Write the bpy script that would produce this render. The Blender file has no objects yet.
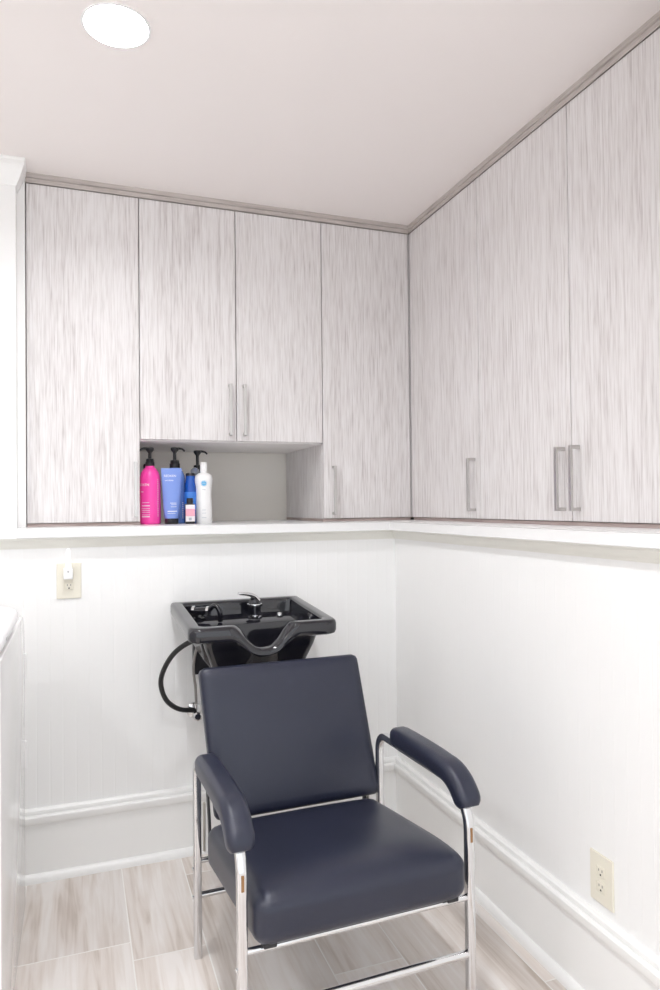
import bpy, bmesh, math, random
from mathutils import Vector, Matrix
random.seed(7)
S = bpy.context.scene
COL = S.collection
PI = math.pi

# ------------------------------------------------------------ camera, world, exposure
def make_camera():
    yaw, pit, rol = 0.3470, 0.0148, -0.0104
    F = Vector((math.sin(yaw)*math.cos(pit), math.cos(yaw)*math.cos(pit), math.sin(pit)))
    R = Vector((math.cos(yaw), -math.sin(yaw), 0)); U = R.cross(F)
    R2 = R*math.cos(rol) + U*math.sin(rol); U2 = -R*math.sin(rol) + U*math.cos(rol)
    cd = bpy.data.cameras.new('camera'); co = bpy.data.objects.new('camera', cd); COL.objects.link(co)
    m = Matrix((R2, U2, -F)).transposed().to_4x4(); m.translation = Vector((-1.1987, -2.554, 1.2383))
    co.matrix_world = m
    cd.sensor_fit = 'HORIZONTAL'; cd.sensor_width = 36; cd.lens = 700.33/660*36
    cd.clip_start = 0.02
    S.camera = co
make_camera()
W = bpy.data.worlds.new('world'); S.world = W; W.use_nodes = True
W.node_tree.nodes['Background'].inputs[0].default_value = (0.93, 0.965, 1.0, 1)
W.node_tree.nodes['Background'].inputs[1].default_value = 1.10
VS = S.view_settings
VS.view_transform = 'Standard'; VS.look = 'None'; VS.exposure = 0.50; VS.gamma = 1; VS.use_curve_mapping = False
S.cycles.max_bounces = 14; S.cycles.diffuse_bounces = 9
LAMP = 185.0           # emission of the recessed ceiling lights
LIGHTS = [(-1.10, -0.75), (-1.10, -1.95), (-2.35, -1.45), (-2.35, -2.90)]  # last two are unseen lights added as soft fill
LIGHT_R = 0.080          # opening of a recessed light

# ------------------------------------------------------------ materials
def mat(name, col, rough=0.5, metal=0.0, coat=0.0, spec=None, emit=None, strength=0, noise=None, bump=None, trans=0.0):
    m = bpy.data.materials.new(name); m.use_nodes = True
    nt = m.node_tree; b = nt.nodes['Principled BSDF']
    b.inputs['Base Color'].default_value = (*col, 1)
    b.inputs['Roughness'].default_value = rough; b.inputs['Metallic'].default_value = metal
    b.inputs['Coat Weight'].default_value = coat; b.inputs['Coat Roughness'].default_value = 0.08
    if spec is not None: b.inputs['Specular IOR Level'].default_value = spec
    if trans: b.inputs['Transmission Weight'].default_value = trans
    if emit: b.inputs['Emission Color'].default_value = (*emit, 1); b.inputs['Emission Strength'].default_value = strength
    tc = nt.nodes.new('ShaderNodeTexCoord')
    if noise:           # (scale, amount): gentle tone variation
        n = nt.nodes.new('ShaderNodeTexNoise'); n.inputs['Scale'].default_value = noise[0]; n.inputs['Detail'].default_value = 4
        nt.links.new(tc.outputs['Object'], n.inputs['Vector'])
        r = nt.nodes.new('ShaderNodeMapRange')
        r.inputs['To Min'].default_value = 1-noise[1]; r.inputs['To Max'].default_value = 1+noise[1]
        nt.links.new(n.outputs['Fac'], r.inputs['Value'])
        x = nt.nodes.new('ShaderNodeMix'); x.data_type = 'RGBA'; x.blend_type = 'MULTIPLY'
        x.inputs['Factor'].default_value = 1; x.inputs['A'].default_value = (*col, 1)
        nt.links.new(r.outputs['Result'], x.inputs['B']); nt.links.new(x.outputs['Result'], b.inputs['Base Color'])
    if bump:            # (scale, strength, distance)
        n = nt.nodes.new('ShaderNodeTexNoise'); n.inputs['Scale'].default_value = bump[0]; n.inputs['Detail'].default_value = 3
        nt.links.new(tc.outputs['Object'], n.inputs['Vector'])
        bp = nt.nodes.new('ShaderNodeBump'); bp.inputs['Strength'].default_value = bump[1]; bp.inputs['Distance'].default_value = bump[2]
        nt.links.new(n.outputs['Fac'], bp.inputs['Height']); nt.links.new(bp.outputs['Normal'], b.inputs['Normal'])
    return m

def ramp(nt, fac, stops):
    r = nt.nodes.new('ShaderNodeValToRGB'); e = r.color_ramp.elements
    e[0].position, e[0].color = stops[0][0], (*stops[0][1], 1)
    e[1].position, e[1].color = stops[-1][0], (*stops[-1][1], 1)
    for p, c in stops[1:-1]:
        k = e.new(p); k.color = (*c, 1)
    nt.links.new(fac, r.inputs['Fac']); return r.outputs['Color']

def wood_mat(name, light, mid, dark, horizontal=False, rough=0.48):
    m = bpy.data.materials.new(name); m.use_nodes = True
    nt = m.node_tree; b = nt.nodes['Principled BSDF']; L = nt.links.new
    b.inputs['Roughness'].default_value = rough; b.inputs['Specular IOR Level'].default_value = 0.35
    tc = nt.nodes.new('ShaderNodeTexCoord'); oi = nt.nodes.new('ShaderNodeObjectInfo')
    off = nt.nodes.new('ShaderNodeVectorMath'); off.operation = 'MULTIPLY_ADD'
    cx = nt.nodes.new('ShaderNodeCombineXYZ')
    for i in range(3): L(oi.outputs['Random'], cx.inputs[i])
    cx_out = cx.outputs[0]
    off.inputs[1].default_value = (7.3, 5.1, 9.7); L(cx_out, off.inputs[0]); L(tc.outputs['Object'], off.inputs[2])
    def streak(sx, sz, detail, dist=0.0):
        mp = nt.nodes.new('ShaderNodeMapping')
        mp.inputs['Scale'].default_value = (sx*0.05, sx*0.05, sz*20) if horizontal else (sx, sx, sz)
        L(off.outputs[0], mp.inputs['Vector'])
        n = nt.nodes.new('ShaderNodeTexNoise'); n.inputs['Scale'].default_value = 1; n.inputs['Detail'].default_value = detail
        n.inputs['Roughness'].default_value = 0.62; n.inputs['Distortion'].default_value = dist
        L(mp.outputs[0], n.inputs['Vector']); return n.outputs['Fac']
    fine = streak(190, 9.0, 2); mid_ = streak(105, 4.0, 2, 0.3); broad = streak(14, 0.7, 2)
    a = nt.nodes.new('ShaderNodeMath'); a.operation = 'MULTIPLY'; a.inputs[1].default_value = 0.55; L(fine, a.inputs[0])
    c = nt.nodes.new('ShaderNodeMath'); c.operation = 'MULTIPLY_ADD'; c.inputs[1].default_value = 0.30; L(mid_, c.inputs[0]); L(a.outputs[0], c.inputs[2])
    d = nt.nodes.new('ShaderNodeMath'); d.operation = 'MULTIPLY_ADD'; d.inputs[1].default_value = 0.15; L(broad, d.inputs[0]); L(c.outputs[0], d.inputs[2])
    L(ramp(nt, d.outputs[0], [(0.34, dark), (0.46, mid), (0.58, light)]), b.inputs['Base Color'])
    bp = nt.nodes.new('ShaderNodeBump'); bp.inputs['Strength'].default_value = 0.12; bp.inputs['Distance'].default_value = 0.001
    L(d.outputs[0], bp.inputs['Height']); L(bp.outputs['Normal'], b.inputs['Normal'])
    return m

def floor_mat():
    m = bpy.data.materials.new('wood look floor tile'); m.use_nodes = True
    nt = m.node_tree; b = nt.nodes['Principled BSDF']; L = nt.links.new
    tc = nt.nodes.new('ShaderNodeTexCoord')
    at = nt.nodes.new('ShaderNodeAttribute'); at.attribute_name = 'plank'
    sc = nt.nodes.new('ShaderNodeVectorMath'); sc.operation = 'MULTIPLY_ADD'
    sc.inputs[1].default_value = (11, 17, 5); L(at.outputs['Color'], sc.inputs[0]); L(tc.outputs['Object'], sc.inputs[2])
    def nz(scale, det, dist):
        mp = nt.nodes.new('ShaderNodeMapping'); mp.inputs['Scale'].default_value = scale; L(sc.outputs[0], mp.inputs['Vector'])
        n = nt.nodes.new('ShaderNodeTexNoise'); n.inputs['Scale'].default_value = 1; n.inputs['Detail'].default_value = det
        n.inputs['Distortion'].default_value = dist; L(mp.outputs[0], n.inputs['Vector']); return n.outputs['Fac']
    big = nz((8, 1.5, 1), 3, 0.5); fine = nz((48, 3.0, 1), 5, 0.9)
    a = nt.nodes.new('ShaderNodeMath'); a.operation = 'MULTIPLY'; a.inputs[1].default_value = 0.6; L(big, a.inputs[0])
    c = nt.nodes.new('ShaderNodeMath'); c.operation = 'MULTIPLY_ADD'; c.inputs[1].default_value = 0.4; L(fine, c.inputs[0]); L(a.outputs[0], c.inputs[2])
    col = ramp(nt, c.outputs[0], [(0.32, (0.51, 0.425, 0.36)), (0.45, (0.75, 0.68, 0.63)), (0.58, (0.86, 0.815, 0.785))])
    mx = nt.nodes.new('ShaderNodeMix'); mx.data_type = 'RGBA'; mx.blend_type = 'MULTIPLY'; mx.inputs['Factor'].default_value = 1
    sp = nt.nodes.new('ShaderNodeSeparateColor'); L(at.outputs['Color'], sp.inputs[0])
    mr = nt.nodes.new('ShaderNodeMapRange'); mr.inputs['To Min'].default_value = 0.88; mr.inputs['To Max'].default_value = 1.06
    L(sp.outputs[0], mr.inputs['Value']); L(col, mx.inputs['A']); L(mr.outputs['Result'], mx.inputs['B'])
    L(mx.outputs['Result'], b.inputs['Base Color'])
    b.inputs['Roughness'].default_value = 0.38; b.inputs['Specular IOR Level'].default_value = 0.4
    return m

M = {}
M['wall'] = mat('white satin wall paint', (0.885, 0.885, 0.88), 0.45, noise=(3, 0.012))
M['niche'] = mat('cream wall paint', (0.87, 0.84, 0.78), 0.6, noise=(3, 0.015))
M['trim'] = mat('white gloss trim paint', (0.89, 0.89, 0.88), 0.3, noise=(4, 0.01))
M['cove'] = mat('shade tinted trim', (0.82, 0.81, 0.755), 0.4, noise=(4, 0.01))  # shadow under the ledge put into the colour of this strip
M['ceiling'] = mat('ceiling paint', (0.87, 0.825, 0.81), 0.8, noise=(2, 0.012))
M["ledge"] = mat("white quartz ledge", (0.84, 0.84, 0.84), 0.25, noise=(40, 0.015))
M['wood'] = wood_mat('pale driftwood laminate', (0.775, 0.755, 0.755), (0.69, 0.662, 0.657), (0.53, 0.492, 0.487))
M['woodtrim'] = wood_mat('driftwood trim', (0.56, 0.515, 0.49), (0.49, 0.445, 0.42), (0.41, 0.37, 0.35), horizontal=True)
M['woodbase'] = wood_mat('brown base strip', (0.46, 0.38, 0.36), (0.40, 0.32, 0.30), (0.30, 0.24, 0.22), horizontal=True)
M['floor'] = floor_mat()
M['melamine'] = mat('pale melamine', (0.85, 0.83, 0.82), 0.45, noise=(6, 0.01))
M['grout'] = mat('pale grout', (0.88, 0.86, 0.83), 0.8, noise=(60, 0.04))
M['nickel'] = mat('satin nickel', (0.60, 0.585, 0.57), 0.30, 1.0, noise=(30, 0.03))
M['chrome'] = mat('polished chrome', (0.72, 0.72, 0.73), 0.07, 1.0, noise=(20, 0.02))
M['leather'] = mat('black blue vinyl', (0.018, 0.021, 0.040), 0.32, bump=(420, 0.22, 0.002), noise=(9, 0.10))
M['blackmetal'] = mat('black painted metal', (0.018, 0.018, 0.022), 0.4, noise=(30, 0.1))
M['abs'] = mat('glossy black basin plastic', (0.009, 0.009, 0.014), 0.08, spec=0.75, noise=(15, 0.1))
M['rubber'] = mat('black rubber', (0.015, 0.015, 0.016), 0.4, noise=(30, 0.1))
M['greyhose'] = mat('grey braided hose', (0.32, 0.31, 0.30), 0.4, 0.5, bump=(900, 0.4, 0.001), noise=(200, 0.1))
M['enamel'] = mat('white enamel', (0.84, 0.84, 0.84), 0.12, coat=0.4, noise=(3, 0.008))
M['lid'] = mat('white plastic lid', (0.88, 0.88, 0.90), 0.25, noise=(3, 0.008))
M['greymark'] = mat('grey print', (0.45, 0.45, 0.46), 0.5, noise=(80, 0.1))
M['ivory'] = mat('ivory plastic', (0.80, 0.765, 0.66), 0.35, noise=(20, 0.015))
M['slot'] = mat('dark slot', (0.03, 0.025, 0.02), 0.6, noise=(50, 0.1))
M['legreflection'] = mat('painted brown reflection', (0.34, 0.19, 0.09), 0.4, 0.6, noise=(80, 0.15))
M['white'] = mat('white plastic', (0.88, 0.88, 0.88), 0.3, noise=(20, 0.01))
M['whitebar'] = mat('bare cream metal', (0.62, 0.59, 0.53), 0.35, 0.2, noise=(30, 0.04))
M['glow'] = mat('frosted shade', (0.90, 0.90, 0.92), 0.4, noise=(20, 0.01), emit=(1, 0.98, 0.95), strength=0.25)
M['pink'] = mat('hot pink plastic', (0.92, 0.065, 0.40), 0.28, noise=(10, 0.03))
M['tubeblue'] = mat('periwinkle plastic', (0.20, 0.31, 0.72), 0.28, noise=(10, 0.03))
M['midblue'] = mat('cornflower plastic', (0.17, 0.30, 0.68), 0.25, noise=(10, 0.03))
M['deepblue'] = mat('deep blue plastic', (0.015, 0.09, 0.42), 0.2, noise=(10, 0.05))
M['brightblue'] = mat('bright blue label', (0.05, 0.22, 0.70), 0.3, noise=(10, 0.05))
M['blackplastic'] = mat('black plastic', (0.015, 0.015, 0.018), 0.3, noise=(30, 0.1))
M['labelpink'] = mat('pink label', (0.85, 0.42, 0.52), 0.5, noise=(20, 0.03))
M['labelwhite'] = mat('pale label', (0.84, 0.80, 0.82), 0.5, noise=(20, 0.02))
M['logoblue'] = mat('sky blue print', (0.13, 0.47, 0.78), 0.4, noise=(20, 0.05))
M['greytext'] = mat('grey lettering', (0.45, 0.50, 0.55), 0.5, noise=(30, 0.05))
M['clear'] = mat('clear plastic', (0.80, 0.84, 0.90), 0.1, trans=0.7, noise=(20, 0.03))
M['lamp'] = mat('lit lamp lens', (1, 1, 1), 0.5, emit=(0.97, 0.985, 1.0), strength=LAMP, noise=(20, 0.01))

# ------------------------------------------------------------ mesh helpers
def obj(name, bm, material, parent=None, smooth=None, recalc=True):
    if recalc: bmesh.ops.recalc_face_normals(bm, faces=bm.faces[:])
    me = bpy.data.meshes.new(name); bm.to_mesh(me); bm.free()
    mats = material if isinstance(material, (list, tuple)) else [material]
    for k in mats: me.materials.append(M[k])
    if smooth is not None:
        me.polygons.foreach_set('use_smooth', [True]*len(me.polygons))
        me.set_sharp_from_angle(angle=math.radians(smooth))
    o = bpy.data.objects.new(name, me); COL.objects.link(o)
    if parent is not None: o.parent = parent
    return o

def tag(o, label, cat, group=None):
    o['label'] = label; o['category'] = cat
    if group: o['group'] = group
    return o

def thing(name, label, cat, loc=(0, 0, 0), rz=0.0, group=None):
    o = bpy.data.objects.new(name, None); COL.objects.link(o)
    o.location = loc; o.rotation_euler = (0, 0, rz); o.empty_display_size = 0.05
    return tag(o, label, cat, group)

def struct(name, bm, material, smooth=None, recalc=True):
    o = obj(name, bm, material, None, smooth, recalc); o['kind'] = 'structure'; return o

def box(bm, a, b, bevel=0.0, seg=2, mi=0):
    x0, x1 = sorted((a[0], b[0])); y0, y1 = sorted((a[1], b[1])); z0, z1 = sorted((a[2], b[2]))
    r = bmesh.ops.create_cube(bm, size=1)
    vs = r['verts']
    for v in vs:
        v.co = Vector(((x0+x1)/2 + v.co.x*(x1-x0), (y0+y1)/2 + v.co.y*(y1-y0), (z0+z1)/2 + v.co.z*(z1-z0)))
    fs = list({f for v in vs for f in v.link_faces})
    for f in fs: f.material_index = mi
    if bevel > 0:
        es = list({e for v in vs for e in v.link_edges})
        bmesh.ops.bevel(bm, geom=es, offset=bevel, segments=seg, profile=0.5, affect='EDGES')
    return bm

def bx(a, b, bevel=0.0, seg=2): return box(bmesh.new(), a, b, bevel, seg)

def circle_prof(r, n=14): return [(r*math.cos(2*PI*i/n), r*math.sin(2*PI*i/n)) for i in range(n)]

def rrect_prof(w, h, r, k=4):
    out = []
    for cx, cy, a0 in ((w/2-r, h/2-r, 0), (-w/2+r, h/2-r, PI/2), (-w/2+r, -h/2+r, PI), (w/2-r, -h/2+r, 1.5*PI)):
        for i in range(k+1):
            a = a0 + PI/2*i/k; out.append((cx+r*math.cos(a), cy+r*math.sin(a)))
    return out

def sweep(bm, path, prof, up=None, cap=True, scales=None, mi=0):
    """profile (a,b) swept along path; a runs along the side axis, b along the up axis"""
    P = [Vector(p) for p in path]; n = len(P); rings = []
    prev = None
    for i, p in enumerate(P):
        t = (P[min(i+1, n-1)] - P[max(i-1, 0)]).normalized()
        if up is not None:
            side = t.cross(Vector(up)).normalized()
        else:
            if prev is None:
                ref = Vector((0, 0, 1)) if abs(t.z) < 0.9 else Vector((1, 0, 0))
                side = t.cross(ref).normalized()
            else:
                side = (prev - t*prev.dot(t)).normalized()
        prev = side; u = side.cross(t)
        s = scales[i] if scales else 1.0
        rings.append([bm.verts.new(p + side*a*s + u*b*s) for a, b in prof])
    m = len(prof)
    for i in range(n-1):
        for j in range(m):
            f = bm.faces.new((rings[i][j], rings[i][(j+1) % m], rings[i+1][(j+1) % m], rings[i+1][j])); f.material_index = mi
    if cap:
        bm.faces.new(rings[0][::-1]).material_index = mi; bm.faces.new(rings[-1]).material_index = mi
    return bm

def tube(path, r, n=14): return sweep(bmesh.new(), path, circle_prof(r, n))

def spline(pts, k=8):
    P = [Vector(p) for p in pts]; out = []
    for i in range(len(P)-1):
        p0 = P[max(i-1, 0)]; p1 = P[i]; p2 = P[i+1]; p3 = P[min(i+2, len(P)-1)]
        for j in range(k):
            t = j/k
            out.append(0.5*((2*p1) + (p2-p0)*t + (2*p0-5*p1+4*p2-p3)*t*t + (3*p1-p0-3*p2+p3)*t**3))
    out.append(P[-1]); return out

def lathe(prof, n=32, c=(0, 0, 0), sx=1.0, sy=1.0, bm=None, mi=0):
    bm = bm or bmesh.new(); rings = []
    for r, z in prof:
        if r < 1e-6: rings.append([bm.verts.new((c[0], c[1], c[2]+z))])
        else: rings.append([bm.verts.new((c[0]+sx*r*math.cos(2*PI*i/n), c[1]+sy*r*math.sin(2*PI*i/n), c[2]+z)) for i in range(n)])
    for a, b in zip(rings, rings[1:]):
        for j in range(n):
            k = (j+1) % n
            if len(a) == 1 and len(b) == 1: continue
            if len(a) == 1: f = bm.faces.new((a[0], b[k], b[j]))
            elif len(b) == 1: f = bm.faces.new((a[j], a[k], b[0]))
            else: f = bm.faces.new((a[j], a[k], b[k], b[j]))
            f.material_index = mi
    return bm

def roundbox(size, r, n=14, fn=None):
    """soft cushion: rounded box centred on origin, optional per-vertex deform"""
    bm = bmesh.new(); hx, hy, hz = (s/2 for s in size)
    bmesh.ops.create_cube(bm, size=2)
    bmesh.ops.subdivide_edges(bm, edges=bm.edges[:], cuts=n, use_grid_fill=True)
    def warp(u, h):     # put more rows of vertices into the rounded margin
        return math.copysign(abs(u)**0.6, u)*h
    for v in bm.verts:
        p = Vector((warp(v.co.x, hx), warp(v.co.y, hy), warp(v.co.z, hz)))
        q = Vector([max(-h+r, min(h-r, c)) for c, h in zip(p, (hx, hy, hz))])
        d = p - q
        if d.length > 1e-9: p = q + d.normalized()*r
        v.co = fn(p) if fn else p
    return bm

def extrude_wall_profile(prof, path, bm=None, caps=True):
    """moulding: prof = [(out, z)], path = list of (x, y, nx, ny, ) with mitre vectors"""
    bm = bm or bmesh.new(); rings = []
    for x, y, mx, my in path:
        rings.append([bm.verts.new((x+mx*o, y+my*o, z)) for o, z in prof])
    for a, b in zip(rings, rings[1:]):
        for j in range(len(prof)-1):
            bm.faces.new((a[j], a[j+1], b[j+1], b[j]))
    if caps:
        bm.faces.new(rings[0]); bm.faces.new(rings[-1][::-1])
    return bm

def lettering(name, body, size, material, parent, place, label=None, align='CENTER'):
    """real letter outlines; place(x, y) -> 3-D point on the carrier's surface"""
    cu = bpy.data.curves.new(name, 'FONT'); cu.body = body; cu.size = size; cu.align_x = align
    cu.fill_mode = 'FRONT'; cu.resolution_u = 3
    t = bpy.data.objects.new(name, cu); COL.objects.link(t)
    bpy.context.view_layer.update()
    me = bpy.data.meshes.new_from_object(t.evaluated_get(bpy.context.evaluated_depsgraph_get()))
    bpy.data.objects.remove(t); bpy.data.curves.remove(cu)
    for v in me.vertices: v.co = place(v.co.x, v.co.y)
    me.materials.clear(); me.materials.append(M[material]); me.name = name
    o = bpy.data.objects.new(name, me); COL.objects.link(o); o.parent = parent
    if label: o['label'] = label
    return o

# ------------------------------------------------------------ room shell
H = 2.44; XL, YF = -3.2, -3.6      # ceiling, far left and rear extents
HC, HD = 1.139, 1.172              # ledge underside and top
RC = 0.70                          # depth of the recess that holds the cabinets
SX = -1.393; SY = 0.07; LX = -1.385                        # edge of the wall stub left of the cabinets

# floor: one mesh of grouted planks
def build_floor():
    bm = bmesh.new(); cl = bm.loops.layers.float_color.new('plank')
    box(bm, (XL, YF, -0.05), (RC, RC, -0.0004), mi=1)
    edges = [XL, -2.86, -2.56, -2.36, -2.06, -1.86, -1.56, -1.36, -1.06, -0.86, -0.566, -0.366, -0.066, 0.134]
    fixed = {-1.36: -0.464, -0.566: -0.80, -0.066: -1.017, -0.86: -0.15, -1.06: -1.45, -0.366: -0.62}
    g = 0.0019
    for a, b in zip(edges, edges[1:]):
        if b-a < 0.02: continue
        j0 = None
        for k, v in fixed.items():
            if abs(k-a) < 1e-3: j0 = v
        if j0 is None: j0 = -random.random()
        ys = [j0 + 0.9*k for k in range(-6, 4)]
        for y0, y1 in zip(ys, ys[1:]):
            y0, y1 = max(y0, YF), min(y1, 0.02)
            if y1-y0 < 0.02: continue
            c = (random.random(), random.random(), random.random(), 1)
            f = bm.faces.new([bm.verts.new(p) for p in ((a+g, y0+g, 0), (b-g, y0+g, 0), (b-g, y1-g, 0), (a+g, y1-g, 0))])
            f.material_index = 0
            for l in f.loops: l[cl] = c
    return struct('floor', bm, ['floor', 'grout'])
build_floor()
def build_ceiling():
    """ceiling sheet with a round opening for each recessed light"""
    bm = bmesh.new(); h = 0.12; n = 40
    xs = sorted({XL, RC} | {round(x+s*h, 4) for x, y in LIGHTS for s in (-1, 1)})
    ys = sorted({YF, RC} | {round(y+s*h, 4) for x, y in LIGHTS for s in (-1, 1)})
    for x0, x1 in zip(xs, xs[1:]):
        for y0, y1 in zip(ys, ys[1:]):
            c = next(((x, y) for x, y in LIGHTS if x0 < x < x1 and y0 < y < y1), None)
            if c is None:
                bm.faces.new([bm.verts.new((x, y, H)) for x, y in ((x0, y0), (x0, y1), (x1, y1), (x1, y0))])
            else:
                inn, out = [], []
                for i in range(n):
                    a = 2*PI*i/n + PI/n; ca, sa = math.cos(a), math.sin(a)
                    inn.append(bm.verts.new((c[0]+LIGHT_R*ca, c[1]+LIGHT_R*sa, H)))
                    k = h/max(abs(ca), abs(sa)); ox, oy = k*ca, k*sa
                    if (i % (n//4)) in (n//8, ) : pass
                    out.append(bm.verts.new((c[0]+ox, c[1]+oy, H)))
                for i in range(n): bm.faces.new((inn[i], out[i], out[(i+1) % n], inn[(i+1) % n]))
                for sx in (-1, 1):
                    for sy in (-1, 1):      # square off the corners
                        cv = bm.verts.new((c[0]+sx*h, c[1]+sy*h, H))
                        near = sorted(out, key=lambda v: (v.co-cv.co).length)[:2]
                        bm.faces.new((near[0], near[1], cv))
    bmesh.ops.remove_doubles(bm, verts=bm.verts[:], dist=1e-5)
    box(bm, (XL, YF, H+0.09), (RC, RC, H+0.12))
    return struct('ceiling', bm, 'ceiling')
build_ceiling()

def beadboard(along0, along1, z0, z1, to3d):
    """vertical V-grooved boarding"""
    bm = bmesh.new(); pts = [(along0, 0)]; pitch = 0.0415
    k = math.ceil(along0/pitch)
    while k*pitch < along1-0.01:
        c = k*pitch
        if c > along0+0.01: pts += [(c-0.003, 0), (c, -0.0004), (c+0.003, 0)]
        k += 1
    pts.append((along1, 0))
    lo = [bm.verts.new(to3d(a, d, z0)) for a, d in pts]; hi = [bm.verts.new(to3d(a, d, z1)) for a, d in pts]
    for i in range(len(pts)-1): bm.faces.new((lo[i], lo[i+1], hi[i+1], hi[i]))
    b0 = [bm.verts.new(to3d(a, -0.08, z)) for a in (along0, along1) for z in (z0, z1)]
    bm.faces.new((b0[0], b0[1], b0[3], b0[2]))
    bm.faces.new(hi + [b0[3], b0[1]]); bm.faces.new(lo[::-1] + [b0[0], b0[2]])
    bm.faces.new((lo[0], hi[0], b0[1], b0[0])); bm.faces.new((hi[-1], lo[-1], b0[2], b0[3]))
    return bm
struct('wall_back', beadboard(XL, 0.0, 0, HC, lambda a, d, z: (a, -d, z)), 'wall')
struct('wall_right', beadboard(YF, 0.0, 0, HC, lambda a, d, z: (-d, a, z)), 'wall')
struct('wall_left', bx((XL-0.08, YF, 0), (XL, 0.08, H)), 'wall')
# wall above the ledge: stub left of the cabinets, recess behind them, stub beyond the right cabinets
struct('wall_stub_left', bx((XL, SY, HC), (SX, RC, H)), 'wall')
struct('trim_6', bx((SX, 0.13, HD), (-1.3675, RC, H)), 'wall')
struct('wall_stub_right', bx((0.0, YF, HC), (RC, -1.385, H)), 'wall')
struct('wall_recess_back', bx((SX, RC, HC-0.1), (RC+0.08, RC+0.08, H)), 'niche')
struct('wall_recess_right', bx((RC, -1.385, HC-0.1), (RC+0.08, RC, H)), 'niche')

# stone ledge (L-shaped slab) with a cove below it, coloured as the ledge's shadow
def ledge():
    bm = bmesh.new(); a = 0.042
    out = [(LX, -a), (-a, -a), (-a, YF), (0.0, YF), (0.0, -1.385), (RC, -1.385), (RC, RC), (LX, RC)]
    lo = [bm.verts.new((x, y, HC)) for x, y in out]; hi = [bm.verts.new((x, y, HD)) for x, y in out]
    bm.faces.new(hi); bm.faces.new(lo[::-1])
    for i in range(len(out)): bm.faces.new((lo[i], lo[(i+1) % len(out)], hi[(i+1) % len(out)], hi[i]))
    es = [e for e in bm.edges if all(v.co.y < -a+1e-4 and v.co.x <= -a+1e-4 or abs(v.co.x+a) < 1e-4 for v in e.verts) and abs(e.verts[0].co.z-e.verts[1].co.z) < 1e-5]
    bmesh.ops.bevel(bm, geom=es, offset=0.003, segments=2, profile=0.5, affect='EDGES')
    return bm
struct('trim_1', ledge(), 'ledge')['label'] = 'white ledge above the boarded walls'
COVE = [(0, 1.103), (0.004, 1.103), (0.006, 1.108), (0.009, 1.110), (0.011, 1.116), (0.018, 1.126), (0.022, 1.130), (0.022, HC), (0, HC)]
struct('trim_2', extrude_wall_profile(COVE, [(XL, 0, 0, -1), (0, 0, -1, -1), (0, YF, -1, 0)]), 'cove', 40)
NOSE = [(-0.075, HC), (0.034, HC), (0.034, HC+0.008), (0.030, HC+0.014), (-0.075, HC+0.014)]
struct('trim_3', extrude_wall_profile(NOSE, [(XL, 0, 0, -1), (LX-0.001, 0, 0, -1)]), 'trim')

BASE = [(0, 0), (0.032, 0), (0.032, 0.008), (0.029, 0.017), (0.023, 0.024), (0.017, 0.027), (0.016, 0.027), (0.016, 0.180), (0.019, 0.181), (0.020, 0.187),
        (0.024, 0.190), (0.027, 0.196), (0.027, 0.214), (0.024, 0.218), (0.015, 0.219), (0.015, 0.222), (0.017, 0.224), (0.016, 0.232), (0.010, 0.237), (0, 0.237)]
struct('baseboard_back', extrude_wall_profile(BASE, [(XL, 0, 0, -1), (0, 0, -1, -1)]), 'trim', 35)
struct('baseboard_right', extrude_wall_profile(BASE, [(0, 0, -1, -1), (0, YF, -1, 0)]), 'trim', 35)
# crown moulding on the wall stub, returning round its corner towards the cabinets
CROWN = [(0, H-0.108), (0.008, H-0.108), (0.010, H-0.098), (0.022, H-0.086), (0.040, H-0.058), (0.052, H-0.036), (0.060, H-0.030), (0.060, H-0.012), (0.066, H-0.008), (0.066, H), (0, H)]
struct('trim_4', extrude_wall_profile([(o*0.5, H-(H-z)*0.82) for o, z in CROWN], [(XL, SY, 0, -1), (SX, SY, 1, -1), (SX, 0.128, 1, 0)]), 'trim', 35)

# ------------------------------------------------------------ cabinets
CF = 0.153                          # cabinet door face
CB, CT = 1.184, 2.405               # bottom and top of the tall doors
BB = 1.494                          # bottom of the pair above the niche
def to_back(a, d, z): return (a, CF + d, z)        # a along the wall (x), d into the cabinet
def to_right(a, d, z): return (CF + d, a, z)       # a along the wall (y)
def cab_box(bm, T, o, a0, a1, d0, d1, z0, z1, bevel=0):
    p, q = T(a0, d0, z0), T(a1, d1, z1)
    return box(bm, [p[i]-o[i] for i in range(3)], [q[i]-o[i] for i in range(3)], bevel)
def handle(T, o, a, z0, z1, door):
    bm = bmesh.new()
    cab_box(bm, T, o, a-0.006, a+0.006, -0.034, -0.026, z0, z1, 0.0012)
    for z in (z0, z1-0.010):
        cab_box(bm, T, o, a-0.0045, a+0.0045, -0.027, 0.0005, z, z+0.010)
    h = obj('handle', bm, 'nickel', door); h['label'] = 'slim satin nickel bar handle'
    return h
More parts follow.
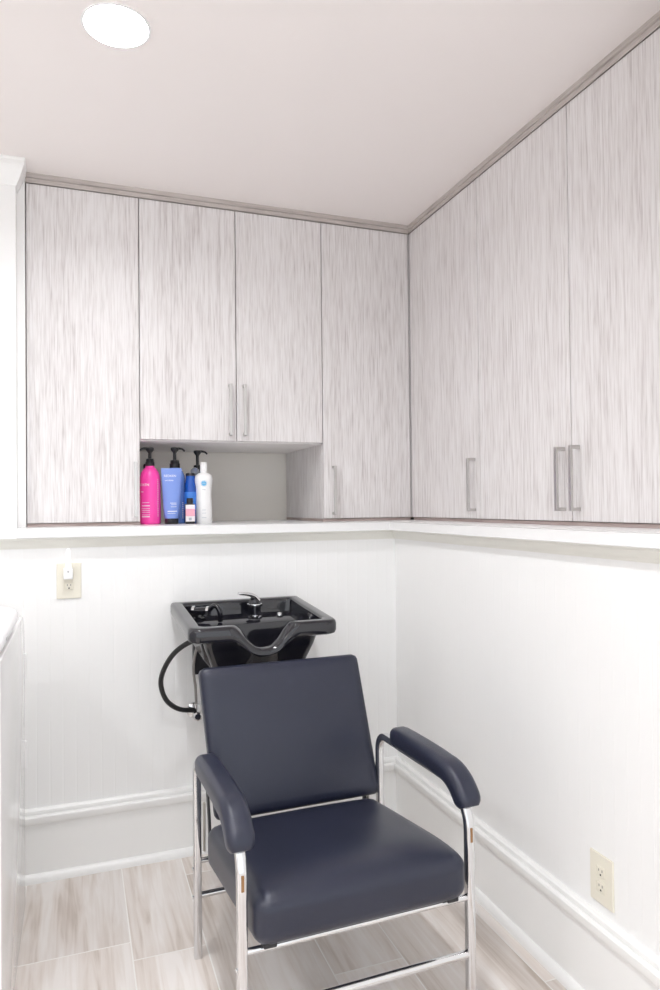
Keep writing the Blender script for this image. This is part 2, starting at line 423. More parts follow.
def cabinet(name, label, T, a0, a1, z0, z1, doors, handles, depth, base=False):
    o = T((a0+a1)/2, 0, z0 - (0.0115 if base else 0))
    r = thing(name, label, 'cabinet', o)
    bm = bmesh.new()
    t = 0.018; g0 = 0.0215
    lo, hi = min(a0, a1)+0.0005, max(a0, a1)-0.0005
    # carcass: two sides, top, bottom, back, so that the inside is hollow
    cab_box(bm, T, o, lo, lo+t, g0, depth, z0, z1); cab_box(bm, T, o, hi-t, hi, g0, depth, z0, z1)
    cab_box(bm, T, o, lo+t, hi-t, g0, depth, z0, z0+t); cab_box(bm, T, o, lo+t, hi-t, g0, depth, z1-t, z1)
    cab_box(bm, T, o, lo+t, hi-t, depth-0.008, depth, z0+t, z1-t)
    obj('carcass', bm, 'wood', r)
    if not base:
        bm = bmesh.new(); cab_box(bm, T, o, lo, hi, g0, depth, z0-0.0035, z0-0.0003); obj('underside_panel', bm, 'melamine', r)['label'] = 'smooth pale underside'
    if base:
        bm = bmesh.new(); cab_box(bm, T, o, lo, hi, 0.006, depth, z0-0.0115, z0-0.001); obj('base_strip', bm, 'woodbase', r)['label'] = 'brown strip under the doors'
    for (d0, d1), (ha, hz0, hz1) in zip(doors, handles):
        bm = bmesh.new(); l2, h2 = min(d0, d1)+0.0016, max(d0, d1)-0.0016
        cab_box(bm, T, o, l2, h2, 0.0, 0.019, z0+0.001, z1-0.002, 0.0012)
        dr = obj('door', bm, 'wood', r)
        handle(T, o, ha, hz0, hz1, dr)
    return r
cabinet('wall_cabinet', 'tall pale woodgrain cabinet door left of the bottle niche', to_back, -1.366, -0.975, CB, CT, [(-1.366, -0.975)], [(-0.993, 1.203, 1.408)], 0.54, True)
cabinet('wall_cabinet', 'shorter two-door pale woodgrain cabinet above the bottle niche', to_back, -0.975, -0.248, BB, CT, [(-0.975, -0.6065), (-0.6065, -0.248)], [(-0.634, 1.515, 1.715), (-0.578, 1.515, 1.715)], 0.54)
cabinet('wall_cabinet', 'tall pale woodgrain cabinet between the niche and the room corner', to_back, -0.248, 0.150, CB, CT, [(-0.248, 0.149)], [(-0.206, 1.200, 1.400)], 0.54, True)
struct('trim_7', bx((0.1515, CF+0.006, CB), (0.170, CF+0.020, CT)), 'wood')
cabinet('wall_cabinet', 'single-door pale woodgrain cabinet on the right wall next to the corner', to_right, 0.146, -0.389, CB, CT, [(0.149, -0.389)], [(-0.357, 1.212, 1.403)], 0.54, True)
cabinet('wall_cabinet', 'wide two-door pale woodgrain cabinet on the right wall at picture edge', to_right, -0.389, -1.372, CB, CT, [(-0.389, -0.882), (-0.882, -1.372)], [(-0.850, 1.215, 1.403), (-0.914, 1.215, 1.403)], 0.54, True)
# woodgrain strip between the doors and the ceiling
STRIP = [(0, CT+0.0005), (0.003, CT+0.0005), (0.003, CT+0.016), (0.0, CT+0.0175), (0.006, CT+0.020), (0.006, H), (-0.02, H), (-0.02, CT+0.0005)]
struct('trim_5', extrude_wall_profile(STRIP, [(-1.3665, CF, 0, -1), (CF, CF, -1, -1), (CF, -1.372, -1, 0)]), 'woodtrim')

# ------------------------------------------------------------ ceiling lights
def ceiling_light(x, y, label):
    r = thing('ceiling_light', label, 'ceiling light', (x, y, H), 0, 'recessed ceiling lights')
    obj('trim_ring', lathe([(0.0800, 0.0), (0.084, 0.0), (0.084, -0.0015), (0.082, -0.003), (0.0775, -0.003), (0.0770, 0.0), (0.070, 0.036), (0.0715, 0.036), (0.0785, 0.001), (0.0800, 0.0)], 48), 'white', r, 40)
    obj('lens', lathe([(0, 0.033), (0.0695, 0.033), (0.0695, 0.036), (0, 0.036)], 48), 'lamp', r)['label'] = 'round glowing white lens'
for i, (x, y) in enumerate(LIGHTS):
    ceiling_light(x, y, 'round recessed ceiling light glowing above the left cabinets' if i == 0 else
                  ['', 'recessed ceiling light over the middle of the room', 'recessed fill light added at the left, out of view', 'recessed fill light added in the far left rear, out of view'][i])

# ------------------------------------------------------------ outlets
def outlet(label, T, flip=1):
    """T(a, out, z) -> world; a along wall"""
    o = T(0, 0, 0)
    r = thing('electrical_outlet', label, 'outlet', o)
    loc = lambda a, d, z: tuple(T(a, d, z)[i]-o[i] for i in range(3))
    bm = box(bmesh.new(), loc(-0.0395, 0.0002, -0.0605), loc(0.0395, 0.0055, 0.0605), 0.0022, 2); obj('cover_plate', bm, 'ivory', r)
    for s in (1, -1):
        z = s*0.0185
        bm = bmesh.new(); box(bm, loc(-0.0145, 0.0045, z-0.0125), loc(0.0145, 0.0072, z+0.0125), 0.0025, 3)
        rc = obj('receptacle', bm, 'ivory', r)
        for a, hh, zz in ((-0.0055, 0.0032, 0.004), (0.0055, 0.0028, 0.004), (0, 0.0022, -0.0065)):
            w = 0.0008 if zz > 0 else 0.0022
            obj('slot', box(bmesh.new(), loc(a-w, 0.0068, z+zz-hh), loc(a+w, 0.0075, z+zz+hh)), 'slot', rc)['label'] = 'dark socket slot'
    obj('screw', box(bmesh.new(), loc(-0.0022, 0.005, -0.0022), loc(0.0022, 0.0064, 0.0022), 0.0008), 'ivory', r)
    return r
outlet('ivory wall outlet with a white night light plugged in', lambda a, d, z: (-1.225+a, -d, 0.991+z))
outlet('ivory wall outlet low on the right wall', lambda a, d, z: (-d, -1.162+a, 0.322+z))

nl = thing('night_light', 'small white night light plugged into the left ivory outlet', 'night light', (-1.227, -0.0085, 1.004))
obj('body', bx((-0.0155, -0.026, -0.006), (0.0155, 0, 0.032), 0.004, 3), 'white', nl)
bm = bmesh.new(); sweep(bm, [(0, -0.016, 0.031), (0, -0.016, 0.060), (0, -0.015, 0.088), (0, -0.014, 0.096)], rrect_prof(0.026, 0.020, 0.008), scales=[1, 0.85, 0.62, 0.45])
obj('shade', bm, 'glow', nl, 40)['label'] = 'tapering frosted white shade'
obj('sensor', lathe([(0, 0.001), (0.003, 0.001), (0.003, -0.001), (0, -0.001)], 16), 'greymark', nl); bpy.data.objects['sensor'].location = (0, -0.0268, 0.020); bpy.data.objects['sensor'].rotation_euler = (PI/2, 0, 0)

# ------------------------------------------------------------ white appliance at the left edge
wm = thing('washing_machine', 'white glossy appliance with rounded lid at the left edge', 'appliance', (-1.69, -0.52, 0))
def appliance():
    x0, x1, y0, y1 = -0.335, 0.335, -0.36, 0.365
    # body: side outline with a big soft rear top corner, extruded across
    out = [(y0, 0.004), (y0, 0.912)] + [(y1-0.10+0.10*math.sin(PI/2*i/10), 0.812+0.10*math.cos(PI/2*i/10)) for i in range(11)] + [(y1, 0.004)]
    bm = bmesh.new(); va = [bm.verts.new((x0, y, z)) for y, z in out]; vb = [bm.verts.new((x1, y, z)) for y, z in out]
    bm.faces.new(va); bm.faces.new(vb[::-1])
    for i in range(len(out)): bm.faces.new((va[i], vb[i], vb[(i+1) % len(out)], va[(i+1) % len(out)]))
    es = [e for e in bm.edges if abs(e.verts[0].co.x-e.verts[1].co.x) < 1e-6]
    bmesh.ops.bevel(bm, geom=es, offset=0.004, segments=2, profile=0.5, affect='EDGES')
    obj('body', bm, 'enamel', wm, 40)
    bm = roundbox((0.668, 0.472, 0.054), 0.026, 12, lambda p: Vector((p.x+0.004, p.y-0.122, p.z+0.940)))
    obj('lid', bm, 'lid', wm, 60)['label'] = 'thick white lid with rounded corners'
    bm = bx((-0.007, -0.033, -0.004), (0.0, 0.033, 0.004), 0.0015)
    mk = obj('grey_mark', bm, 'greymark', wm); mk.location = (0.3396, -0.240, 0.941); mk['label'] = 'small grey printed mark'
    for z0, z1 in ((0.705, 0.785), (0.425, 0.512)):
        obj('edge_clip', bx((0.331, y1-0.006, z0), (0.341, y1+0.006, z1), 0.002), 'white', wm)['label'] = 'white clip on the rear edge'
appliance()

# ------------------------------------------------------------ shampoo chair
chair = thing('shampoo_chair', 'black padded salon shampoo chair with chrome frame before the basin', 'chair', (-0.891, -0.597, 0), 0.0285)
CW, CDp = 0.558, 0.495
SQ = rrect_prof(0.022, 0.022, 0.006)
def arc(c, r, a0, a1, n=8): return [(c[0]+r*math.cos(math.radians(a0+(a1-a0)*i/n)), c[1]+r*math.sin(math.radians(a0+(a1-a0)*i/n))) for i in range(n+1)]
for sgn, u in ((-1, 0.0), (1, CW)):
    # rear leg, arm rail with both bends, front leg
    rl = obj('leg', sweep(bmesh.new(), [(u, 0, 0.0), (u, 0, 0.48)], SQ, up=(0, 1, 0)), 'chrome', chair, 30)
    fl = obj('leg', sweep(bmesh.new(), [(u, -CDp, 0.0), (u, -CDp, 0.40)], SQ, up=(0, 1, 0)), 'chrome', chair, 30)
    vz = [(0, 0.48)] + arc((-0.048, 0.495), 0.048, 0, 90) + arc((-0.400, 0.455), 0.095, 96, 180, 10) + [(-CDp, 0.40)]
    path = [(u, v, z) for v, z in vz]
    obj('arm_rail', sweep(bmesh.new(), path, SQ, up=(1, 0, 0)), 'chrome', chair, 30)
    # padded armrest, curving down over the front bend
    pv = [(-0.120, 0.572), (-0.124, 0.572), (-0.133, 0.572), (-0.15, 0.573), (-0.2, 0.575), (-0.27, 0.576), (-0.34, 0.576), (-0.385, 0.574)] + arc((-0.400, 0.465), 0.109, 92, 141, 10) + arc((-0.400, 0.465), 0.109, 146, 154, 2)
    n = len(pv); sc = [1.0]*n; sc[0], sc[1], sc[2] = 0.62, 0.82, 0.95; sc[-1], sc[-2], sc[-3] = 0.70, 0.88, 0.97
    pad = sweep(bmesh.new(), [(u, v, z) for v, z in pv], rrect_prof(0.056, 0.062, 0.020, 6), up=(1, 0, 0), scales=sc)
    obj('armrest_pad', pad, 'leather', chair, 50)
    for z in (0.242, 0.165):
        obj('screw', box(bmesh.new(), (u+sgn*0.010, -0.004, z-0.004), (u+sgn*0.0145, 0.004, z+0.004), 0.0015), 'chrome', rl)
    obj('screw', box(bmesh.new(), (u+sgn*0.010, -CDp-0.004, 0.262), (u+sgn*0.0145, -CDp+0.004, 0.270), 0.0015), 'chrome', fl)
    sl = box(bmesh.new(), (u-0.0032, -CDp-0.0118, 0.432), (u+0.0032, -CDp-0.0105, 0.466), 0.0005)  # reflection on the chrome leg, made as a small brown inset
    obj('slot', sl, 'legreflection', fl)['label'] = 'brown reflection painted near the top'
    # recline lever bar and back frame strip beside the seat
    ui = u - sgn*0.026
    lv = sweep(bmesh.new(), [(ui, 0.035, 0.270), (ui, 0.030, 0.405)], rrect_prof(0.012, 0.007, 0.003), up=(1, 0, 0)); obj('recline_bar', lv, 'whitebar', chair, 40)['label'] = 'flat cream metal recliner bar'
    bf = sweep(bmesh.new(), [(u-sgn*0.040, 0.012, 0.245), (u-sgn*0.040, 0.03, 0.36), (u-sgn*0.040, 0.075, 0.50)], rrect_prof(0.022, 0.006, 0.002), up=(1, 0, 0)); obj('back_frame', bf, 'blackmetal', chair, 40)
    obj('seat_bracket', bx((u-sgn*0.042, -0.515, 0.307), (u-sgn*0.072, -0.478, 0.330), 0.003), 'blackmetal', chair)
def rod(name, z, v, r, mm='chrome'):
    obj(name, tube([(0.008, v, z), (CW-0.008, v, z)], r, 16), mm, chair, 40)
rod('seat_rail', 0.300, -CDp, 0.0075); rod('stretcher', 0.166, -CDp, 0.0095); rod('stretcher', 0.168, 0, 0.0085); rod('seat_rail', 0.262, 0.0, 0.0075)
obj('seat_pan', bx((0.045, -0.49, 0.298), (CW-0.045, -0.478, 0.318), 0.002), 'blackmetal', chair)['label'] = 'black metal strip under the seat edge'
# seat: thick cushion, front edge rounded, sloping to the rear
def seat_fn(p):
    t = (p.y+0.265)/0.53                     # 0 front .. 1 rear
    crown = 0.014*(1-(p.x/0.26)**2)*(1-(p.y/0.27)**4)
    k = min(1, max(0, (p.z+0.059)/0.118))**1.5
    z = p.z + k*crown
    if t < 0.25: z -= k*0.016*(1-t/0.25)**2
    return Vector((p.x+CW/2, p.y-0.268, z + 0.372 - 0.070*t))
obj('seat', roundbox((0.515, 0.53, 0.118), 0.036, 16, seat_fn), 'leather', chair, 60)
# backrest: plump panel, leaning back
tilt = math.atan2(0.118, 0.392)
def back_fn(p):
    crown = 0.012*(1-(p.x/0.255)**2)*(1-(p.z/0.214)**2)
    y = p.y - crown*min(1, max(0, (0.027-p.y)/0.054))
    c, s = math.cos(tilt), math.sin(tilt)
    return Vector((p.x + 0.304 - 0.022*(p.z+0.214)/0.43, 0.004 + y*c + (p.z+0.214)*s, 0.354 - y*s + (p.z+0.214)*c))
obj('backrest', roundbox((0.505, 0.054, 0.420), 0.020, 16, back_fn), 'leather', chair, 60)

# ------------------------------------------------------------ shampoo basin
basin = thing('shampoo_basin', 'glossy black wall-mounted shampoo basin with neck dip behind the chair', 'basin', (-0.650, -0.002, 0.899))
BT = 0.058                           # forward tilt
BWd, BDp = 0.474, 0.455
def b2(p):                           # basin local (x, y<0 forward, z) -> parent space, tilted
    c, s = math.cos(BT), math.sin(BT)
    return Vector((p[0], p[1]*c - p[2]*s*0, p[2]*c + p[1]*s))
def rim_outline(n=40):
    """anticlockwise loop seen from above, starting at rear left"""
    w, d, rf, rr = BWd/2, BDp, 0.035, 0.008
    pts = []
    def seg(a, b, k):
        for i in range(k): pts.append((a[0]+(b[0]-a[0])*i/k, a[1]+(b[1]-a[1])*i/k))
    def cor(cx, cy, r, a0, k):
        for i in range(k): 
            a = math.radians(a0+90*i/k); pts.append((cx+r*math.cos(a), cy+r*math.sin(a)))
    seg((-w, -rr), (-w, -d+rf), 18); cor(-w+rf, -d+rf, rf, 180, 7)
    seg((-w+rf, -d), (w-rf, -d), 44); cor(w-rf, -d+rf, rf, 270, 7)
    seg((w, -d+rf), (w, -rr), 18); cor(w-rr, -rr, rr, 0, 2)
    seg((w-rr, 0), (-w+rr, 0), 24); cor(-w+rr, -rr, rr, 90, 2)
    return pts
OUT = rim_outline()
def bump(x): 
    s = min(1, abs(x+0.004)/0.112); return 0.5*(1+math.cos(PI*s**1.3))
def basin_bowl():
    bm = bmesh.new(); w, d = BWd/2, BDp
    rings = []
    def ring(inset, z, dipf=1.0, back=0.0, ymax=None):
        vs = []
        for x, y in OUT:
            # inset towards the centre on each side
            fx = (w-inset)/w; yy = -inset + (y/-d)*-(d-2*inset)
            if inset <= 0.04 and y > -0.03: yy = min(yy, -0.2*inset)     # thin rear edge
            xx = x*fx
            if ymax is not None: yy = min(yy, ymax)
            yy += back*min(1, max(0, (-y-(d-0.16))/0.16))
            front = min(1, max(0, (-y-(d-0.10))/0.10))
            dz = -0.074*bump(x)*front*dipf
            vs.append(bm.verts.new(b2((xx, yy, z+dz))))
        rings.append(vs)
    # outside, bottom to rim
    for inset, z, df in ((0.205, -0.245, 0), (0.17, -0.243, 0), (0.140, -0.228, 0), (0.108, -0.195, 0), (0.082, -0.152, 0.05), (0.062, -0.126, 0.25), (0.048, -0.058, 0.60), (0.042, -0.047, 0.68),
                         (0.040, -0.046, 0.70), (0.010, -0.046, 0.70), (0.003, -0.042, 0.73), (0.0, -0.033, 0.80), (0.0, -0.013, 0.94), (0.002, -0.005, 1), (0.006, -0.001, 1), (0.012, 0.0, 1), (0.030, 0.0, 1), (0.036, -0.001, 1), (0.039, -0.004, 1), (0.040, -0.012, 1)): ring(inset, z, df, 0.05 if z < -0.0465 else 0)
    # inside: down to the rear deck, then the bowl
    ring(0.041, -0.034, 1); ring(0.044, -0.048, 0.75); ring(0.047, -0.052, 0.7, ymax=-0.150); ring(0.052, -0.058, 0.6, ymax=-0.165)
    ring(0.060, -0.085, 0.4, ymax=-0.172); ring(0.085, -0.150, 0.1, ymax=-0.182); ring(0.115, -0.205, 0, ymax=-0.195); ring(0.16, -0.226, 0, ymax=-0.22)
    n = len(OUT)
    for a, b in zip(rings, rings[1:]):
        for j in range(n):
            try: bm.faces.new((a[j], a[(j+1) % n], b[(j+1) % n], b[j]))
            except ValueError: pass
    bm.faces.new(rings[0]); bm.faces.new(rings[-1][::-1])
    bmesh.ops.remove_doubles(bm, verts=bm.verts[:], dist=1e-5)
    return obj('bowl', bm, 'abs', basin, 38)
basin_bowl()
# wall bracket below the rear rim
obj('wall_bracket', bx((-0.16, -0.030, -0.26), (0.16, 0.001, -0.052), 0.004), 'blackmetal', basin)
obj('bolt', tube([(-0.205, -0.035, -0.07), (-0.192, -0.035, -0.07)], 0.007, 10), 'blackmetal', basin)
# faucet: chrome and black mixer with a lever to the left
fx, fy, fz = 0.046, -0.105, -0.057
fa = obj('faucet', lathe([(0, 0), (0.0255, 0), (0.0255, 0.006), (0.022, 0.009), (0.0215, 0.040), (0.023, 0.042), (0.023, 0.048), (0.0215, 0.050), (0.0205, 0.064), (0.013, 0.071), (0, 0.072)], 28, (fx, fy, fz)), 'abs', basin, 35)
fa['label'] = 'dark mixer faucet body with chrome rings'
for z in (0.006, 0.045): obj('faucet_ring', lathe([(0.0210, z-0.004), (0.0262, z-0.004), (0.0268, z), (0.0262, z+0.004), (0.0210, z+0.004)], 28, (fx, fy, fz)), 'chrome', fa, 40)
lev = sweep(bmesh.new(), spline([(fx+0.012, fy-0.004, fz+0.060), (fx-0.004, fy-0.006, fz+0.076), (fx-0.030, fy-0.012, fz+0.086), (fx-0.062, fy-0.018, fz+0.090)], 5), rrect_prof(0.028, 0.014, 0.006), up=(0, 0, 1), scales=[1.0]*10+[0.9, 0.85, 0.8, 0.75, 0.7, 0.6])
obj('lever', lev, 'chrome', fa, 40)
# spray hose outlet on the left of the deck, and a small button on the right
sp = obj('sprayer', lathe([(0, 0), (0.024, 0), (0.024, 0.006), (0.019, 0.010), (0.018, 0.018), (0, 0.019)], 24, (-0.150, -0.085, -0.055)), 'abs', basin, 35)
obj('spray_head', sweep(bmesh.new(), [(-0.170, -0.100, -0.022), (-0.120, -0.130, -0.020)], circle_prof(0.0135, 14)), 'abs', sp, 40)
obj('spray_hose', tube(spline([(-0.122, -0.128, -0.020), (-0.108, -0.136, -0.004), (-0.096, -0.146, -0.006), (-0.088, -0.152, -0.026), (-0.086, -0.150, -0.056)], 6), 0.0085, 12), 'abs', sp, 50)
for q in ((-0.128, -0.125, -0.120, -0.130), (-0.172, -0.099, -0.164, -0.104)): obj('collar', tube([(q[0], q[1], -0.020), (q[2], q[3], -0.020)], 0.0155, 16), 'chrome', sp, 40)
obj('drain_button', lathe([(0, 0), (0.012, 0), (0.012, 0.006), (0.008, 0.012), (0, 0.014)], 20, (0.137, -0.11, -0.056)), 'chrome', basin, 35)
obj('deck_plate', lathe([(0, 0), (0.020, 0), (0.018, 0.004), (0, 0.004)], 20, (-0.185, -0.05, -0.052)), 'chrome', basin, 35)

# hoses and valve under the basin
def local(o, p): return tuple(p[i]-o.location[i] for i in range(3))
dh = tube(spline([local(basin, p) for p in [(-0.770, -0.235, 0.790), (-0.835, -0.23, 0.800), (-0.900, -0.19, 0.752), (-0.935, -0.14, 0.665), (-0.918, -0.10, 0.585), (-0.870, -0.075, 0.537), (-0.808, -0.060, 0.522)]], 8), 0.0085, 12)
obj('drain_hose', dh, 'rubber', basin, 60)['label'] = 'looping black hose'
gh = tube(spline([local(basin, p) for p in [(-0.800, -0.20, 0.805), (-0.822, -0.19, 0.770), (-0.826, -0.13, 0.690), (-0.812, -0.08, 0.61), (-0.806, -0.058, 0.545)]], 8), 0.0048, 10)
obj('supply_hose', gh, 'greyhose', basin, 60)['label'] = 'thin grey hose'
gh2 = tube(spline([local(basin, p) for p in [(-0.770, -0.22, 0.79), (-0.790, -0.17, 0.735), (-0.760, -0.11, 0.69), (-0.740, -0.05, 0.62)]], 8), 0.0048, 10)
obj('supply_hose', gh2, 'greyhose', basin, 60)['label'] = 'thin grey hose'
va = thing('shutoff_valve', 'small chrome valve on the wall under the basin hoses', 'valve', (-0.806, 0, 0.508))
obj('escutcheon', sweep(bmesh.new(), [(0, 0.0, 0), (0, -0.004, 0), (0, -0.012, 0)], circle_prof(0.026, 24), scales=[1, 1, 0.45]), 'chrome', va, 40)
obj('body', sweep(bmesh.new(), [(0, -0.008, 0), (0, -0.075, 0)], circle_prof(0.010, 16)), 'chrome', va, 40)
obj('inlet', sweep(bmesh.new(), [(0, -0.057, 0), (0, -0.057, 0.034)], circle_prof(0.0085, 16)), 'chrome', va, 40)
obj('knob', sweep(bmesh.new(), [(0, -0.073, 0), (0, -0.078, 0), (0, -0.092, 0), (0, -0.095, 0)], circle_prof(0.016, 8), scales=[0.7, 1, 1, 0.7]), 'chrome', va, 30)

# ------------------------------------------------------------ bottles in the niche
def pump(parent, z, rc=0.015, hgt=0.075, ang=PI):
    """black screw collar, stem and spout"""
    obj('pump', lathe([(0, z), (rc+0.002, z), (rc+0.002, z+0.016), (rc, z+0.018), (rc*0.92, z+0.030), (rc*0.5, z+0.032), (0.0065, z+0.033), (0.0065, z+hgt-0.022), (0.010, z+hgt-0.017), (0.0155, z+hgt-0.010), (0.0155, z+hgt-0.002), (0.012, z+hgt), (0, z+hgt)], 24), 'blackplastic', parent, 40)
    c, s = math.cos(ang), math.sin(ang); zz = z+hgt-0.005
    pts = spline([(0, 0, zz), (0.018*c, 0.018*s, zz+0.001), (0.032*c, 0.032*s, zz-0.002), (0.040*c, 0.040*s, zz-0.010)], 5)
    obj('spout', sweep(bmesh.new(), pts, rrect_prof(0.012, 0.011, 0.004), scales=[1-0.45*i/(len(pts)-1) for i in range(len(pts))]), 'blackplastic', parent, 40)
def on_cyl(r, z, a0, vertical=False):
    """map lettering onto a cylinder of radius r around a0 (direction seen from the room)"""
    def f(x, y):
        if vertical: x, y = -y, x
        a = a0 + x/r
        return Vector(((r+0.0004)*math.cos(a), (r+0.0004)*math.sin(a), z+y))
    return f
def stripes(parent, r, a0, rows, material):
    """rows of small print: short raised bars wrapped round the bottle"""
    for z, w, h in rows:
        bm = bmesh.new(); n = 8; q = []
        for i in range(n+1):
            a = a0 - w/2/r + w/r*i/n
            q.append([bm.verts.new(((r+0.0004)*math.cos(a), (r+0.0004)*math.sin(a), zz)) for zz in (z, z+h)])
        for i in range(n): bm.faces.new((q[i][0], q[i+1][0], q[i+1][1], q[i][1]))
        obj('small_print', bm, material, parent, recalc=False)
ZT = HD + 0.0003
FA = -PI/2 - 0.10                   # angle of the bottle side that faces the camera

b = thing('pump_bottle', 'hot pink pump bottle at the left end of the niche', 'bottle', (-0.930, 0.25, ZT), 0, 'hair care bottles in the niche')
obj('body', lathe([(0, 0.001), (0.036, 0), (0.0400, 0.004), (0.0405, 0.02), (0.0405, 0.165), (0.039, 0.182), (0.034, 0.200), (0.026, 0.213), (0.018, 0.220), (0.0175, 0.226), (0, 0.226)], 40), 'pink', b, 40)
pump(b, 0.224, 0.0155, 0.075, PI)
lettering('brand_lettering', 'REDKEN', 0.0135, 'white', b, on_cyl(0.0405, 0.148, FA-0.70), 'white brand lettering')
stripes(b, 0.0405, FA-0.80, [(0.124, 0.012, 0.0025)], 'white')
stripes(b, 0.0405, FA-0.45, [(0.083, 0.030, 0.0015), (0.070, 0.034, 0.003), (0.060, 0.034, 0.0015), (0.053, 0.034, 0.0015), (0.046, 0.034, 0.0015), (0.036, 0.034, 0.0015), (0.028, 0.034, 0.003)], 'white')
stripes(b, 0.0405, FA+0.80, [(0.03+0.007*k, 0.0055, 0.004) for k in range(21)], 'labelpink')

b = thing('pump_bottle', 'dark pump bottle hidden behind the hot pink bottle', 'bottle', (-0.930, 0.345, ZT), 0, 'hair care bottles in the niche')
obj('body', lathe([(0, 0.001), (0.032, 0), (0.036, 0.004), (0.036, 0.160), (0.030, 0.188), (0.016, 0.200), (0, 0.200)], 32), 'blackplastic', b, 40)
obj('cap', lathe([(0, 0.199), (0.017, 0.199), (0.017, 0.236), (0.014, 0.240), (0, 0.240)], 24), 'blackplastic', b, 40)

b = thing('squeeze_tube', 'periwinkle blue squeeze tube standing on its black cap', 'tube', (-0.851, 0.225, ZT), 0, 'hair care bottles in the niche')
obj('cap', lathe([(0, 0.0), (0.0245, 0), (0.026, 0.002), (0.0265, 0.020), (0.0245, 0.022), (0, 0.022)], 36), 'blackplastic', b, 40)
def squeeze():
    bm = bmesh.new(); rings = []; n = 40
    for i in range(17):
        t = i/16; z = 0.0215 + 0.196*t
        if t == 0: rx, ry = 0.0265, 0.0265
        else:
            k = t**0.8; rx = 0.0285 + 0.0115*k; ry = 0.0275*(1-k)**0.75 + 0.0016
        rings.append([bm.verts.new((rx*math.cos(2*PI*j/n), ry*math.sin(2*PI*j/n), z)) for j in range(n)])
    for a, c in zip(rings, rings[1:]):
        for j in range(n): bm.faces.new((a[j], a[(j+1) % n], c[(j+1) % n], c[j]))
    bm.faces.new(rings[0][::-1]); bm.faces.new(rings[-1]); return bm
tb = obj('tube_body', squeeze(), 'tubeblue', b, 40)
def on_tube(z, dx=0.0):
    def f(x, y):
        zz = z+y; t = (zz-0.0215)/0.196; k = max(t, 0.001)**0.8
        rx = 0.0285+0.0115*k; ry = 0.0275*max(1-k, 0)**0.75+0.0016
        q = min(0.98, abs((x+dx)/rx)); return Vector((x+dx, -ry*math.sqrt(1-q*q)-0.0008, zz))
    return f
lettering('brand_lettering', 'REDKEN', 0.0125, 'white', b, on_tube(0.183, -0.006), 'white brand lettering')
lettering('line_lettering', 'extreme', 0.0095, 'white', b, on_tube(0.167, -0.010))
def tube_print(z, w, h, dx):
    bm = bmesh.new(); f = on_tube(z, dx); q = [[bm.verts.new(f(-w/2+w*i/10, k*h)) for k in (0, 1)] for i in range(11)]
    for i in range(10): bm.faces.new((q[i][0], q[i+1][0], q[i+1][1], q[i][1]))
    obj('small_print', bm, 'white', b, recalc=False)
for z, w, h, dx in ((0.080, 0.024, 0.002, 0.004), (0.074, 0.020, 0.0015, 0.006), (0.066, 0.022, 0.0015, 0.005), (0.048, 0.036, 0.003, 0.0), (0.041, 0.030, 0.0015, -0.003)): tube_print(z, w, h, dx)

b = thing('pump_bottle', 'cornflower blue pump bottle just behind the blue tube', 'bottle', (-0.829, 0.292, ZT), 0, 'hair care bottles in the niche')
obj('body', lathe([(0, 0.001), (0.036, 0), (0.0395, 0.004), (0.0398, 0.02), (0.0398, 0.175), (0.038, 0.192), (0.032, 0.207), (0.022, 0.218), (0.019, 0.222), (0, 0.222)], 40), 'midblue', b, 40)
pump(b, 0.222, 0.0185, 0.082, 0.1)
stripes(b, 0.0398, FA+0.82, [(0.02+0.0075*k, 0.006, 0.0045) for k in range(9)], 'labelwhite')

b = thing('spray_bottle', 'slim deep blue bottle with dark cap behind the small pink-labelled bottle', 'bottle', (-0.772, 0.262, ZT), 0, 'hair care bottles in the niche')
obj('body', lathe([(0, 0.001), (0.022, 0), (0.0245, 0.003), (0.0245, 0.10), (0.024, 0.128), (0.021, 0.160), (0.018, 0.182), (0.0175, 0.190), (0, 0.190)], 32), 'deepblue', b, 40)
obj('label_band', lathe([(0.0247, 0.055), (0.0249, 0.055), (0.0249, 0.125), (0.0247, 0.125)], 32), 'brightblue', b, 40)
obj('cap', lathe([(0, 0.189), (0.0185, 0.189), (0.0185, 0.197), (0.016, 0.200), (0, 0.200)], 28), 'blackplastic', b, 40)

b = thing('pump_bottle', 'royal blue pump bottle standing behind the white bottle', 'bottle', (-0.728, 0.357, ZT), 0, 'hair care bottles in the niche')
obj('body', lathe([(0, 0.001), (0.032, 0), (0.0355, 0.004), (0.0355, 0.165), (0.032, 0.190), (0.020, 0.206), (0.016, 0.208), (0, 0.208)], 36), 'deepblue', b, 40)
pump(b, 0.207, 0.0165, 0.092, 0.0)

b = thing('clear_bottle', 'clear plastic bottle with rounded top peeking out left of the white bottle', 'bottle', (-0.747, 0.302, ZT), 0, 'hair care bottles in the niche')
obj('body', lathe([(0, 0.001), (0.006, 0), (0.007, 0.003), (0.007, 0.188), (0.016, 0.193), (0.0185, 0.205), (0.0165, 0.216), (0.009, 0.223), (0, 0.225)], 28), 'clear', b, 50)

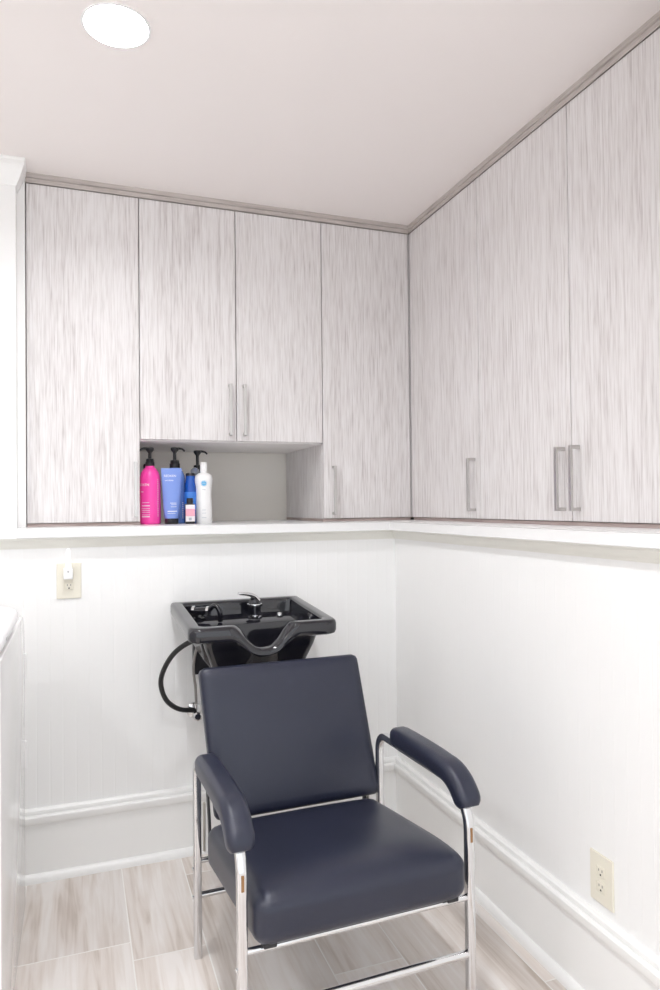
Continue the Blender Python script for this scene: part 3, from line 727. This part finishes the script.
b = thing('shampoo_bottle', 'white bottle with sky blue round logo and white cap', 'bottle', (-0.722, 0.245, ZT), 0, 'hair care bottles in the niche')
obj('body', lathe([(0, 0.001), (0.030, 0), (0.0325, 0.003), (0.0328, 0.03), (0.0315, 0.08), (0.0298, 0.115), (0.0315, 0.145), (0.0350, 0.168), (0.0352, 0.178), (0.0320, 0.190), (0.022, 0.198), (0.0135, 0.201), (0.013, 0.204), (0, 0.204)], 40), 'white', b, 40)
obj('cap', lathe([(0, 0.203), (0.0135, 0.203), (0.014, 0.205), (0.0138, 0.240), (0.012, 0.243), (0, 0.243)], 28), 'white', b, 40)
WA = -PI/2 - 0.15
WPROF = [(0.115, 0.0298), (0.145, 0.0315), (0.168, 0.0350), (0.178, 0.0352)]
def on_white(z, a0):
    def f(x, y):
        zz = z+y; r = WPROF[0][1]
        for (za, ra), (zb, rb) in zip(WPROF, WPROF[1:]):
            if za <= zz <= zb: r = ra + (rb-ra)*(zz-za)/(zb-za)
        a = a0 + x/r; return Vector(((r+0.0006)*math.cos(a), (r+0.0006)*math.sin(a), zz))
    return f
def disc_on(r, z, a0, rad, material, name, inner=0.0):
    bm = bmesh.new(); n = 28; f = on_white(z, a0)
    outer = [bm.verts.new(f(rad*math.cos(2*PI*i/n), rad*math.sin(2*PI*i/n))) for i in range(n)]
    if inner:
        inn = [bm.verts.new(f(inner*math.cos(2*PI*i/n), inner*math.sin(2*PI*i/n))) for i in range(n)]
        for i in range(n): bm.faces.new((outer[i], outer[(i+1) % n], inn[(i+1) % n], inn[i]))
    else:
        for k in range(1, 6):                # rows of quads so that the disc follows the bottle
            q = [bm.verts.new(f(sx*rad*math.sin(PI*kk/6)*0.999, rad*math.cos(PI*kk/6))) for kk in (k, min(k+1, 6)) for sx in (-1, -0.5, 0, 0.5, 1)]
            for i in range(4): bm.faces.new((q[i], q[i+1], q[i+6], q[i+5]))
        bmesh.ops.remove_doubles(bm, verts=bm.verts[:], dist=1e-6)
    return obj(name, bm, material, b, recalc=False)
disc_on(0.0340, 0.158, WA, 0.0098, 'logoblue', 'round_logo')['label'] = 'sky blue disc with a pale line'
disc_on(0.0340, 0.158, WA, 0.0118, 'logoblue', 'logo_ring', 0.0110)
stripes(b, 0.0346, WA, [(0.1575, 0.012, 0.0012)], 'labelwhite')
stripes(b, 0.0322, WA, [(0.132, 0.013, 0.002)], 'greytext')
stripes(b, 0.0334, WA, [(0.052, 0.014, 0.0018), (0.040, 0.016, 0.0015), (0.022, 0.018, 0.0015)], 'greytext')

b = thing('small_bottle', 'little black-capped bottle with a pink label in front', 'bottle', (-0.784, 0.203, ZT), 0, 'hair care bottles in the niche')
obj('body', bx((-0.0185, -0.012, 0), (0.0185, 0.012, 0.078), 0.004, 3), 'blackplastic', b, 40)
obj('label_panel', bx((-0.0178, -0.0126, 0.009), (0.0178, -0.0119, 0.074), 0.0), 'labelwhite', b)
obj('label_stripe', bx((-0.0178, -0.0130, 0.030), (0.0178, -0.0125, 0.058), 0.0), 'labelpink', b)
obj('label_print', bx((-0.006, -0.0130, 0.013), (0.005, -0.0125, 0.024), 0.0), 'greytext', b)
obj('cap', lathe([(0, 0.078), (0.0125, 0.078), (0.0125, 0.098), (0.011, 0.100), (0, 0.100)], 24), 'blackplastic', b, 40)
